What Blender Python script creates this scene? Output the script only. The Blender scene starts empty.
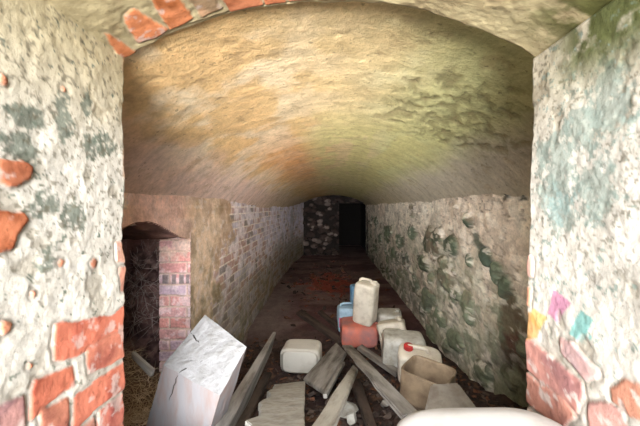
import bpy, bmesh, math, random
import numpy as np
from mathutils import Vector, Matrix
C = bpy.context.scene.collection
scn = bpy.context.scene
random.seed(7)

# ---------------- camera ----------------
cam = bpy.data.cameras.new('camera'); camo = bpy.data.objects.new('camera', cam); C.objects.link(camo)
cam.sensor_width = 36; cam.lens = 18.0            # 320 px focal length
cam.shift_x = -10/640; cam.shift_y = -6/640
cam.clip_start = 0.02; cam.clip_end = 100
camo.location = (0, 0, 0); camo.rotation_euler = (math.pi/2, 0, 0)
scn.camera = camo
# ---------------- sky, sun, exposure ----------------
scn.view_settings.view_transform = 'Standard'; scn.view_settings.look = 'None'
scn.view_settings.gamma = 1; scn.view_settings.use_curve_mapping = False
scn.view_settings.exposure = 0.0
w = bpy.data.worlds.new('sky'); scn.world = w; w.use_nodes = True
nt = w.node_tree; bg = nt.nodes['Background']
geo = nt.nodes.new('ShaderNodeTexCoord'); sep = nt.nodes.new('ShaderNodeSeparateXYZ')
mr = nt.nodes.new('ShaderNodeMapRange'); mr.inputs['From Min'].default_value = -0.1; mr.inputs['From Max'].default_value = 0.6
mx = nt.nodes.new('ShaderNodeMix'); mx.data_type = 'RGBA'
mx.inputs['A'].default_value = (0.86, 0.90, 0.92, 1); mx.inputs['B'].default_value = (0.82, 0.92, 1.0, 1)
nt.links.new(geo.outputs['Generated'], sep.inputs[0]); nt.links.new(sep.outputs['Z'], mr.inputs['Value'])
nt.links.new(mr.outputs[0], mx.inputs['Factor']); nt.links.new(mx.outputs['Result'], bg.inputs['Color'])
bg.inputs['Strength'].default_value = 0.78
def add_sun(name, energy, angle, color, direction):
    l = bpy.data.lights.new(name, 'SUN'); l.energy = energy; l.angle = math.radians(angle); l.color = color
    o = bpy.data.objects.new(name, l); C.objects.link(o); o.location = (0, -4, 2)
    o.rotation_euler = Vector(direction).to_track_quat('-Z', 'Y').to_euler()
add_sun('hazy_sun', 33.0, 66, (0.97, 0.98, 1.0), (0.03, 1.0, -0.24))        # hazy daylight standing over the open yard
add_sun('vault_fill_sun', 18.0, 38, (1.0, 0.97, 0.92), (0.0, 1.0, 0.15))       # added upward sun lamp lighting the vault, for bounce from an unmodelled yard

# ---------------- numpy helpers ----------------
def lin(c):
    c = np.asarray(c, float)/255.0
    return np.where(c <= 0.04045, c/12.92, ((c+0.055)/1.055)**2.4)
def _h(i, j, k, s):
    with np.errstate(over='ignore'):
        n = (i.astype(np.uint64)*np.uint64(73856093)) ^ (j.astype(np.uint64)*np.uint64(19349663)) ^ (k.astype(np.uint64)*np.uint64(83492791)) ^ np.uint64(s*2654435761 % (1 << 32))
        n = (n ^ (n >> np.uint64(13)))*np.uint64(1274126177)
        n = (n ^ (n >> np.uint64(16)))*np.uint64(2246822519)
        n = n ^ (n >> np.uint64(15))
    return (n & np.uint64(0xFFFFFF)).astype(float)/float(0xFFFFFF)
def vnoise(x, y, z, s=0):
    x = np.asarray(x, float)+1000; y = np.asarray(y, float)+1000; z = np.asarray(z, float)+1000
    x, y, z = np.broadcast_arrays(x, y, z)
    i, j, k = np.floor(x), np.floor(y), np.floor(z)
    fx, fy, fz = x-i, y-j, z-k
    fx, fy, fz = [f*f*(3-2*f) for f in (fx, fy, fz)]
    i, j, k = i.astype(np.int64), j.astype(np.int64), k.astype(np.int64)
    r = 0
    for a in (0, 1):
        for b in (0, 1):
            for c in (0, 1):
                r = r + _h(i+a, j+b, k+c, s)*(fx if a else 1-fx)*(fy if b else 1-fy)*(fz if c else 1-fz)
    return r
def fbm(x, y, z, s=0, o=4):
    r = 0; a = 0.5; t = 0; f = 1
    for q in range(o):
        r = r + a*vnoise(np.asarray(x)*f, np.asarray(y)*f, np.asarray(z)*f, s+q*17); t += a; a *= 0.55; f *= 2.03
    return r/t
def ss(a, b, x):
    t = np.clip((x-a)/(b-a), 0, 1); return t*t*(3-2*t)
def mixc(A, B, t):
    t = np.asarray(t)[..., None]; return A*(1-t)+np.asarray(B)*t
def poly_sd(px, py, poly):                     # >0 inside, distance to the outline
    inside = np.zeros(px.shape, bool); d = np.full(px.shape, 1e9); n = len(poly)
    for a in range(n):
        x0, y0 = poly[a]; x1, y1 = poly[(a+1) % n]
        c = ((y0 > py) != (y1 > py)) & (px < (x1-x0)*(py-y0)/((y1-y0) if y1 != y0 else 1e-9)+x0)
        inside ^= c
        dx, dy = x1-x0, y1-y0
        t = np.clip(((px-x0)*dx+(py-y0)*dy)/(dx*dx+dy*dy+1e-12), 0, 1)
        d = np.minimum(d, np.hypot(px-x0-t*dx, py-y0-t*dy))
    return np.where(inside, d, -d)

# ---------------- materials ----------------
def mat_relief(name, rough=0.9, fine=90, contrast=0.25, bump=0.5, bdist=0.004, spec=0.3, speck=0.0):
    m = bpy.data.materials.new(name); m.use_nodes = True; n = m.node_tree; b = n.nodes['Principled BSDF']
    at = n.nodes.new('ShaderNodeAttribute'); at.attribute_name = 'Col'
    tc = n.nodes.new('ShaderNodeTexCoord')
    n1 = n.nodes.new('ShaderNodeTexNoise'); n1.inputs['Scale'].default_value = fine; n1.inputs['Detail'].default_value = 5; n1.inputs['Roughness'].default_value = 0.7
    n2 = n.nodes.new('ShaderNodeTexNoise'); n2.inputs['Scale'].default_value = fine*0.22; n2.inputs['Detail'].default_value = 6
    for q in (n1, n2): n.links.new(tc.outputs['Object'], q.inputs['Vector'])
    ad = n.nodes.new('ShaderNodeMath'); ad.operation = 'ADD'; n.links.new(n1.outputs[0], ad.inputs[0]); n.links.new(n2.outputs[0], ad.inputs[1])
    r = n.nodes.new('ShaderNodeMapRange'); r.inputs['From Min'].default_value = 0.6; r.inputs['From Max'].default_value = 1.4
    r.inputs['To Min'].default_value = 1-contrast; r.inputs['To Max'].default_value = 1+contrast
    n.links.new(ad.outputs[0], r.inputs['Value'])
    v = n.nodes.new('ShaderNodeVectorMath'); v.operation = 'SCALE'
    n.links.new(at.outputs['Color'], v.inputs[0]); n.links.new(r.outputs[0], v.inputs['Scale'])
    out = v.outputs[0]
    if speck:
        n3 = n.nodes.new('ShaderNodeTexNoise'); n3.inputs['Scale'].default_value = fine*0.75; n3.inputs['Detail'].default_value = 2
        n.links.new(tc.outputs['Object'], n3.inputs['Vector'])
        r3 = n.nodes.new('ShaderNodeMapRange'); r3.inputs['From Min'].default_value = 0.66; r3.inputs['From Max'].default_value = 0.72
        r3.inputs['To Min'].default_value = 1; r3.inputs['To Max'].default_value = 1-speck
        n.links.new(n3.outputs[0], r3.inputs['Value'])
        v2 = n.nodes.new('ShaderNodeVectorMath'); v2.operation = 'SCALE'; n.links.new(out, v2.inputs[0]); n.links.new(r3.outputs[0], v2.inputs['Scale']); out = v2.outputs[0]
    n.links.new(out, b.inputs['Base Color'])
    bp = n.nodes.new('ShaderNodeBump'); bp.inputs['Strength'].default_value = bump; bp.inputs['Distance'].default_value = bdist
    n.links.new(ad.outputs[0], bp.inputs['Height']); n.links.new(bp.outputs[0], b.inputs['Normal'])
    b.inputs['Roughness'].default_value = rough; b.inputs['Specular IOR Level'].default_value = spec
    return m
def mat_plain(name, c, rough=0.7, c2=None, scale=12, bump=0.25, stretch=(1, 1, 1), thr=(0.4, 0.65), trans=0.0, bdist=0.003, sss=0.0):
    m = bpy.data.materials.new(name); m.use_nodes = True; n = m.node_tree; b = n.nodes['Principled BSDF']
    tc = n.nodes.new('ShaderNodeTexCoord'); mp = n.nodes.new('ShaderNodeMapping'); mp.inputs['Scale'].default_value = stretch
    n.links.new(tc.outputs['Object'], mp.inputs[0])
    n1 = n.nodes.new('ShaderNodeTexNoise'); n1.inputs['Scale'].default_value = scale; n1.inputs['Detail'].default_value = 7; n1.inputs['Roughness'].default_value = 0.65
    n.links.new(mp.outputs[0], n1.inputs['Vector'])
    r = n.nodes.new('ShaderNodeMapRange'); r.inputs['From Min'].default_value, r.inputs['From Max'].default_value = thr
    n.links.new(n1.outputs[0], r.inputs['Value'])
    mm = n.nodes.new('ShaderNodeMix'); mm.data_type = 'RGBA'
    mm.inputs['A'].default_value = (*lin(c), 1); mm.inputs['B'].default_value = (*lin(c2 if c2 is not None else np.array(c)*0.75), 1)
    n.links.new(r.outputs[0], mm.inputs['Factor']); n.links.new(mm.outputs['Result'], b.inputs['Base Color'])
    bp = n.nodes.new('ShaderNodeBump'); bp.inputs['Strength'].default_value = bump; bp.inputs['Distance'].default_value = bdist
    n.links.new(n1.outputs[0], bp.inputs['Height']); n.links.new(bp.outputs[0], b.inputs['Normal'])
    b.inputs['Roughness'].default_value = rough; b.inputs['Specular IOR Level'].default_value = 0.3
    if trans: b.inputs['Transmission Weight'].default_value = trans
    if sss:
        b.inputs['Subsurface Weight'].default_value = sss; b.inputs['Subsurface Scale'].default_value = 0.02
    return m

# ---------------- object helpers ----------------
def tag(o, label=None, cat=None, group=None, kind=None):
    if label: o['label'] = label
    if cat: o['category'] = cat
    if group: o['group'] = group
    if kind: o['kind'] = kind
    return o
def empty(name, loc, rot=(0, 0, 0)):
    o = bpy.data.objects.new(name, None); o.empty_display_size = 0.05; C.objects.link(o); o.location = loc; o.rotation_euler = rot; return o
def grid_obj(name, P, col, mat, keep=None, parent=None, flip=False, smooth=True):
    nu, nv = P.shape[:2]
    me = bpy.data.meshes.new(name)
    idx = np.arange(nu*nv).reshape(nu, nv)
    f = np.stack([idx[:-1, :-1], idx[1:, :-1], idx[1:, 1:], idx[:-1, 1:]], -1).reshape(-1, 4)
    if keep is not None: f = f[keep.reshape(-1)]
    if flip: f = f[:, ::-1]
    me.from_pydata(P.reshape(-1, 3).tolist(), [], f.tolist())
    a = me.color_attributes.new('Col', 'FLOAT_COLOR', 'POINT')
    cc = np.ones((nu*nv, 4), np.float32); cc[:, :3] = np.clip(col.reshape(-1, 3), 0.002, 0.95)
    a.data.foreach_set('color', cc.ravel())
    if smooth: me.polygons.foreach_set('use_smooth', [True]*len(me.polygons))
    me.materials.append(mat); me.update()
    o = bpy.data.objects.new(name, me); C.objects.link(o)
    if parent: o.parent = parent
    return o
def mesh_obj(name, bm, mat, parent=None, smooth=False):
    me = bpy.data.meshes.new(name); bmesh.ops.recalc_face_normals(bm, faces=bm.faces[:]); bm.to_mesh(me); bm.free()
    if smooth: me.polygons.foreach_set('use_smooth', [True]*len(me.polygons))
    me.materials.append(mat); o = bpy.data.objects.new(name, me); C.objects.link(o)
    if parent: o.parent = parent
    return o
def tube(bm, pts, r, seg=8, squash=1.0):
    pts = [Vector(p) for p in pts]; n = len(pts); rings = []
    rr = r if isinstance(r, (list, tuple)) else [r]*n
    up = Vector((0, 0, 1))
    for i, p in enumerate(pts):
        t = (pts[min(i+1, n-1)]-pts[max(i-1, 0)]).normalized()
        a = t.cross(up)
        if a.length < 1e-3: a = t.cross(Vector((1, 0, 0)))
        a.normalize(); b = t.cross(a).normalized()
        rings.append([bm.verts.new(p+a*math.cos(2*math.pi*k/seg)*rr[i]+b*math.sin(2*math.pi*k/seg)*rr[i]*squash) for k in range(seg)])
    for i in range(n-1):
        for k in range(seg):
            bm.faces.new([rings[i][k], rings[i][(k+1) % seg], rings[i+1][(k+1) % seg], rings[i+1][k]])
    bm.faces.new(rings[0][::-1]); bm.faces.new(rings[-1])

# ================= SETTING =================
# -- floor level along the cellar: rubble rises towards the entrance
GY = [(-3, -.75), (.9, -.75), (1.2, -.88), (1.5, -1.02), (2.0, -1.22), (2.6, -1.40), (3.3, -1.48), (12, -1.48)]
def g(y): return float(np.interp(y, [a for a, b in GY], [b for a, b in GY]))
def ga(y): return np.interp(y, [a for a, b in GY], [b for a, b in GY])
XL, XR, YE = -0.95, 1.15, 0.83          # wall planes, inner end of the entrance
VC, VR, VA = 0.10, 1.36, 0.565          # vault centre x, radius, apex height

M_wall = mat_relief('plaster_relief', fine=110, contrast=0.18, bump=0.38, bdist=0.004, speck=0.25)
M_in = mat_relief('cellar_relief', fine=60, contrast=0.42, bump=0.8, bdist=0.006, speck=0.15)
M_vault = mat_relief('vault_relief', fine=55, contrast=0.32, bump=0.9, bdist=0.008, speck=0.4)
M_floor = mat_relief('earth_relief', fine=45, contrast=0.45, bump=0.9, bdist=0.012, spec=0.25, rough=0.8)

# ---- wall_front: entrance passage (two jambs and a segmental soffit) with its outer and inner faces
def build_front():
    a = 0.53; spr = 0.385; R = 1.07; apex = 0.525; zc = apex-R
    prof = []
    for z in np.arange(-0.80, spr-0.004, 0.004): prof.append((-a, z, -1, 0))
    th0 = math.asin(a/R)
    for th in np.linspace(-th0, th0, 270): prof.append((R*math.sin(th), zc+R*math.cos(th), math.sin(th), math.cos(th)))
    for z in np.arange(spr-0.004, -0.80, -0.004): prof.append((a, z, 1, 0))
    prof = np.array(prof); n = len(prof)
    N = prof[:, 2:].copy(); ker = np.ones(31)/31
    Ns = np.stack([np.convolve(np.pad(N[:, q], 15, mode='edge'), ker, 'valid') for q in (0, 1)], 1)
    Ns /= np.linalg.norm(Ns, axis=1)[:, None]
    # v parameter: (y, outward)
    path = [(0.20, o) for o in (1.3, 1.0, .7, .5, .35, .22, .14, .08, .04, .015)] + [(.203, .004)]
    path += [(y, 0.0) for y in np.arange(.21, .45, .008)]+[(y, 0.0) for y in np.arange(.45, .8235, .0036)]
    path += [(.826, .003), (.83, .010), (.832, .02), (.833, .04), (.833, .08), (.833, .15), (.833, .3), (.833, .55), (.833, .9)]
    path = np.array(path); m = len(path)
    X = prof[:, None, 0]+Ns[:, None, 0]*path[None, :, 1]
    Z = prof[:, None, 1]+Ns[:, None, 1]*path[None, :, 1]
    Y = np.repeat(path[None, :, 0], n, 0)
    s = np.arange(n)*0.004
    # ragged inner edge
    wav = (fbm(s*14, 0, 0, 5, 3)-.5)*0.022
    Y = Y + wav[:, None]*ss(.70, .83, Y)
    inpass = (path[:, 1] < 0.05)
    isL = (prof[:, 2] == -1); isR = (prof[:, 2] == 1); isS = ~(isL | isR)
    wx = (fbm(X*30, Y*30, Z*30, 3, 3)-.5)*0.012; wz = (fbm(X*30, Y*30, Z*30, 9, 3)-.5)*0.012
    f1 = fbm(X*4, Y*4, Z*4, 21, 5); f2 = fbm(X*14, Y*14, Z*14, 22, 4); f3 = fbm(X*50, Y*50, Z*50, 23, 3)
    # plaster base
    cream = lin((226, 212, 178)); white = lin((232, 226, 214)); grey = lin((196, 190, 176))
    col = np.zeros(X.shape+(3,))+white
    col = mixc(col, grey, ss(.48, .72, f2)*.7)
    top = ss(.05, .40, Z)
    col = mixc(col, lin((215, 198, 152)), top*np.where(X < .2, .85, .45))
    # the soffit plaster
    col = np.where(isS[:, None, None], mixc(np.zeros(X.shape+(3,))+lin((204, 188, 146)), lin((168, 150, 112)), ss(.45, .7, f2)), col)
    h = (f1-.5)*.014+(f2-.5)*.005+(f3-.5)*.003
    # crumbled pits
    pit = ss(.60, .68, f2); h -= pit*.002
    col = mixc(col, lin((176, 158, 128)), pit*.22)
    # mould stains, left: dark grey green; right: teal and green
    def blob(cy, cz, ry, rz, side, seed, thr=.46):
        d = np.hypot((Y-cy)/ry, (Z-cz)/rz); k = .5*fbm(X*60, Y*60, Z*60, seed, 5)+.5*fbm(X*150, Y*150, Z*150, seed+3, 4)
        return ss(0, .12, (1-ss(.1, 1.4, d))*.30+k-thr-.16)*side[:, None]
    for (cy, cz, ry, rz) in [(.636, .175, .03, .07), (.70, .225, .022, .06), (.72, .14, .05, .04), (.60, .0, .05, .035), (.66, -.02, .05, .045), (.75, .15, .05, .03), (.60, -.10, .035, .04), (.55, .10, .05, .04), (.56, .16, .05, .03)]:
        col = mixc(col, lin((112, 122, 108)), blob(cy, cz, ry, rz, isL, 31)*.85)
    vb = (isL | isR)[:, None]*ss(.60, .68, fbm(X*110, Y*110, Z*110, 88, 3))*ss(-.35, .0, Z); col = mixc(col, lin((120, 112, 92)), vb*.7)
    for (cy, cz, ry, rz) in [(.72, .10, .06, .10), (.66, .16, .06, .08), (.76, .03, .05, .05), (.62, .04, .06, .08), (.60, .20, .06, .1), (.70, -.02, .05, .05), (.78, .12, .03, .06)]:
        col = mixc(col, lin((160, 174, 164)), blob(cy, cz, ry, rz, isR, 37, .42)*.75)
    gr = ss(.20, .33, Z)*isR[:, None]*ss(.30, .50, fbm(X*18, Y*18, Z*18, 41, 5)); col = mixc(col, lin((92, 100, 46)), gr*.95*ss(.80, .66, Y))
    grs = isS[:, None]*ss(.34, .52, X)*ss(.30, .48, fbm(X*18, Y*18, Z*18, 41, 5))*ss(.83, .66, Y); col = mixc(col, lin((92, 94, 40)), grs*.95)
    col = mixc(col, lin((170, 200, 196)), blob(.72, .0, .06, .05, isR, 47, .45)*.6)
    # bricks laid bare, jambs in (y, z), soffit in (x, y), metres
    LJ = [[(.49, .073), (.553, .076), (.569, .066), (.564, .051), (.535, .04), (.49, .047)], [(.49, -.009), (.553, -.01), (.562, -.023), (.54, -.047), (.532, -.071), (.49, -.071)],
          [(.619, -.232), (.781, -.266), (.88, -.243), (.88, -.315), (.667, -.309), (.617, -.291)], [(.703, -.314), (.88, -.326), (.88, -.389), (.74, -.372), (.703, -.365)],
          [(.575, -.314), (.655, -.329), (.66, -.363), (.619, -.364), (.567, -.374)], [(.667, -.394), (.88, -.402), (.88, -.472), (.724, -.455), (.66, -.46)],
          [(.74, -.474), (.88, -.488), (.88, -.548), (.792, -.552), (.724, -.505)], [(.44, -.314), (.553, -.33), (.553, -.389), (.44, -.357)], [(.587, -.376), (.645, -.389), (.645, -.453), (.587, -.413)],
          [(.795, -.089), (.88, -.094), (.88, -.147), (.799, -.132)], [(.81, -.154), (.88, -.158), (.88, -.23), (.814, -.211)],
          [(.5, -.40), (.58, -.42), (.58, -.48), (.5, -.46)], [(.6, -.47), (.72, -.475), (.72, -.54), (.6, -.54)], [(.62, -.56), (.88, -.56), (.88, -.63), (.62, -.63)]]
    LJc = [(222, 128, 86), (222, 120, 72), (226, 108, 84), (222, 122, 100), (218, 104, 76), (224, 112, 88), (214, 110, 98), (190, 142, 148), (206, 120, 98), (214, 168, 150), (216, 150, 132), (190, 140, 140), (196, 130, 118), (200, 120, 100)]
    for cy, cz, r in [(.63, -.108, .010), (.718, -.126, .012), (.524, -.195, .013), (.567, -.282, .007), (.522, .207, .010), (.573, -.154, .006), (.64, .235, .006)]:
        LJ.append([(cy-r, cz), (cy-r*.3, cz+r), (cy+r, cz+.4*r), (cy+.8*r, cz-.8*r), (cy-.3*r, cz-r)]); LJc.append((218, 140, 104))
    RJ = [[(.90, -.361), (.827, -.354), (.668, -.371), (.665, -.391), (.687, -.442), (.90, -.437)], [(.90, -.451), (.722, -.44), (.692, -.452), (.737, -.518), (.90, -.522)],
          [(.737, -.302), (.701, -.296), (.628, -.33), (.66, -.357), (.731, -.338)], [(.601, -.34), (.575, -.311), (.538, -.308), (.50, -.355), (.565, -.367), (.601, -.363)],
          [(.652, -.4), (.628, -.379), (.575, -.37), (.565, -.412), (.655, -.469)], [(.89, -.213), (.844, -.214), (.848, -.262), (.89, -.268)], [(.89, -.13), (.844, -.134), (.844, -.179), (.89, -.188)],
          [(.5, -.40), (.55, -.41), (.55, -.47), (.5, -.47)], [(.70, -.54), (.9, -.54), (.9, -.61), (.70, -.61)]]
    RJ = [[(a_*.955, b_*.955) for a_, b_ in q_] for q_ in RJ]
    RJc = [(214, 150, 146), (206, 140, 128), (226, 190, 190), (204, 138, 116), (206, 160, 158), (224, 160, 130), (216, 178, 168), (200, 140, 130), (200, 140, 130)]
    SO = [[(-.508, .722), (-.499, .794), (-.496, .831), (-.532, .834), (-.526, .765)], [(-.454, .711), (-.431, .703), (-.41, .80), (-.439, .815), (-.477, .80), (-.465, .729)],
          [(-.388, .68), (-.342, .70), (-.339, .795), (-.377, .81), (-.405, .805)], [(-.324, .70), (-.277, .72), (-.269, .79), (-.318, .80)], [(-.253, .74), (-.17, .74), (-.172, .812), (-.25, .812)],
          [(-.156, .74), (-.113, .74), (-.115, .812), (-.161, .811)], [(-.101, .74), (-.042, .74), (-.039, .808), (-.101, .81)], [(-.03, .74), (.037, .74), (.039, .808), (-.029, .81)]]
    SO = [[((x+.0), y) for x, y in q] for q in SO]
    SOc = [(220, 124, 62), (228, 128, 66), (224, 126, 64), (206, 170, 130), (210, 118, 70), (216, 112, 60), (214, 112, 62), (214, 120, 72)]
    rough_b = fbm(X*38, Y*38, Z*38, 61, 4)
    def lay(polys, cols, A, B, side, grow=0.0, worn=.6):
        nonlocal col, h
        for q, (poly, c) in enumerate(zip(polys, cols)):
            sd = poly_sd(A+wx, B+wz, poly)+grow*(len(poly) != 5 or abs(poly[0][0]-poly[2][0]) > .06)
            mk = ss(-.001, .0025, sd)*side[:, None]
            edge = ss(-.009, -.001, sd)*(1-ss(-.001, .004, sd))*side[:, None]
            bc = mixc(np.zeros(X.shape+(3,))+lin(c), lin((240, 176, 140)), .30)
            bc = mixc(bc, lin(np.array(c)*.80), ss(.45, .7, f2)); bc = mixc(bc, lin((232, 214, 204)), ss(.58, .70, rough_b)*worn)
            col = mixc(col, lin((180, 164, 144)), edge*.22)
            col = col*(1-mk[..., None])+bc*mk[..., None]
            h = h*(1-mk)+((f2-.5)*.004+(f3-.5)*.002+.0015)*mk-edge*.002
    # mortar ground under the lower bricks
    low = (ss(-.20, -.34, Z)*ss(.50, .8, Y)*(isL | isR)[:, None])*ss(.35, .5, f2)
    col = mixc(col, lin((198, 184, 168)), low*.6)
    lay(LJ, LJc, Y, Z, isL, .005); lay(RJ, RJc, Y, Z, isR, .003, .85); lay(SO, SOc, X, Y, isS, .004)
    # thin paint marks on the right jamb
    PT = [([(.761, -.197), (.704, -.211), (.747, -.271), (.782, -.259)], (216, 140, 176)), ([(.84, -.265), (.782, -.271), (.811, -.314), (.848, -.299)], (230, 206, 120)),
          ([(.883, -.285), (.84, -.278), (.811, -.307), (.823, -.337), (.861, -.358), (.883, -.34)], (232, 172, 96)), ([(.678, -.218), (.642, -.227), (.673, -.288), (.71, -.279)], (128, 196, 190)), ([(.652, -.262), (.645, -.262), (.65, -.272), (.657, -.27)], (130, 206, 200))]
    for poly, c in PT:
        poly = [(a_*.955, b_*.955) for a_, b_ in poly]
        mk = ss(-.0015, .0015, poly_sd(Y+wx*.3, Z+wz*.3, poly))*isR[:, None]*(1-.6*ss(.6, .68, f2))
        col = mixc(col, lin(c), mk*.85)
    # orange brick ends showing along the left inner edge, cream lip along the arch edge
    e = isL[:, None]*ss(.815, .83, Y)*ss(.48, .56, vnoise(0, 0, Z*16, 70))*ss(-.1, .0, Z); col = mixc(col, lin((228, 150, 92)), e*.85)
    lip = isS[:, None]*ss(.808, .818, Y)*ss(-.02, .02, .35-np.abs(X+.1)); col = mixc(col, lin((222, 202, 160)), lip*.9); h -= lip*.004
    tp = isS[:, None]*ss(.42, .36, X)*0+0
    # displace along the inward/outward normal
    nin = np.stack([-Ns[:, None, 0]+0*Y, 0*Y, -Ns[:, None, 1]+0*Y], -1)
    P = np.stack([X, Y, Z], -1)
    amp = inpass.astype(float)[None, :, None]
    P = P+nin*(h[..., None])*amp
    P[..., 0] -= isR[:, None]*(.008+.017*ss(.35, -.3, Z))*(path[:, 1] < .05)[None, :]
    col = col*.60
    # face rings wave in y
    ring = (~inpass).astype(float)
    P[..., 1] += ring[None, :]*(f1-.5)*.02
    o = grid_obj('wall_front', P, col, M_wall, flip=True)
    tag(o, 'thick plastered entrance wall with arched opening and bare red bricks', kind='structure')
build_front()

def ygeo(y0, y1, d0, k):
    ys = [y0]; d = d0
    while ys[-1] < y1: ys.append(ys[-1]+d); d *= k
    ys[-1] = y1; return np.array(ys)

# ---- ceiling: the vault
def build_vault():
    ys = ygeo(.825, 10.3, .012, 1.011); xs = np.linspace(XL-.12, XR+.12, 230)
    X, Y = np.meshgrid(xs, ys, indexing='ij')
    Z = VA-VR+np.sqrt(np.maximum(VR**2-(X-VC)**2, .01)); Z = .03+(Z-.03)*(1-.38*ss(4.0, 9.8, Y))
    f1 = fbm(X*1.6, Y*1.1, Z, 101, 4); f2 = fbm(X*6, Y*5, Z*4, 102, 4); f3 = fbm(X*22, Y*16, Z*20, 103, 4)
    col = np.zeros(X.shape+(3,))+lin((186, 164, 116))
    lft = ss(.25, -.45, X+(f1-.5)*.6); col = mixc(col, lin((196, 156, 100)), lft*.8)
    wp = lft*ss(.42, .60, fbm(X*5, Y*4, 0, 131, 5)); col = mixc(col, lin((206, 190, 160)), wp*.7)
    org = ss(1.5, 3.2, Y)*ss(.15, -.35, X)*ss(-.8, -.45, X); col = mixc(col, lin((186, 120, 56)), org*.7)
    rgt = ss(.15, .6, X+(f1-.5)*.5); col = mixc(col, lin((172, 172, 116)), rgt*.95)
    pale = ss(.06, .26, X)*ss(.5, .25, X)*ss(2.6, 1.2, Y)*ss(.4, .6, f2); col = mixc(col, lin((210, 204, 160)), pale*.4)
    ctr = ss(1.5, 2.6, Y)*ss(-.35, .0, X)*ss(.95, .5, X)*ss(.35, .52, fbm(X*7, Y*2.5, 0, 133, 4)); col = mixc(col, lin((176, 168, 104)), ctr*.8)
    drk = ss(.54, .64, fbm(X*9, Y*14, 0, 108, 4))*ss(1.8, 2.8, Y); col = mixc(col, lin((140, 120, 84)), drk*.08)
    side = np.maximum(ss(-.62, -.88, X+(f2-.5)*.2), 0); col = mixc(col, lin((190, 160, 150)), side*.8)
    side = ss(.70, 1.0, X+(f2-.5)*.2); col = mixc(col, lin((176, 166, 152)), side*.85)
    far = ss(3.5, 6.5, Y); col = mixc(col, lin((176, 160, 110)), far*.5)
    # crumbling plaster patch on the right
    d = np.hypot((X-.62)/.34, (Y-1.65)/.50); cr = ss(.5, 1.0, ss(1.2, .4, d)*.55+ss(.42, .62, f3)*.75)*ss(1.25, .8, d)
    col = mixc(col, lin((116, 108, 68)), cr*.55)
    pits = ss(.63, .70, f3); col = mixc(col, lin((140, 116, 80)), pits*.35)
    st = fbm(X*3, Y*26, 0, 107, 3); col = mixc(col, col*.72, ss(.55, .7, st)*.5)
    h = (f1-.5)*.03+(f2-.5)*.007+(f3-.5)*.004-pits*.004-cr*.008
    Z = Z-h; lum_ = col.mean(-1, keepdims=True); col = (col*.86+lum_*np.array([1.02, 1.0, .94])*.14)*1.28
    o = grid_obj('ceiling', np.stack([X, Y, Z], -1), col, M_vault)
    tag(o, 'rough plastered barrel vault stained orange and green', kind='structure')
build_vault()

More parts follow.
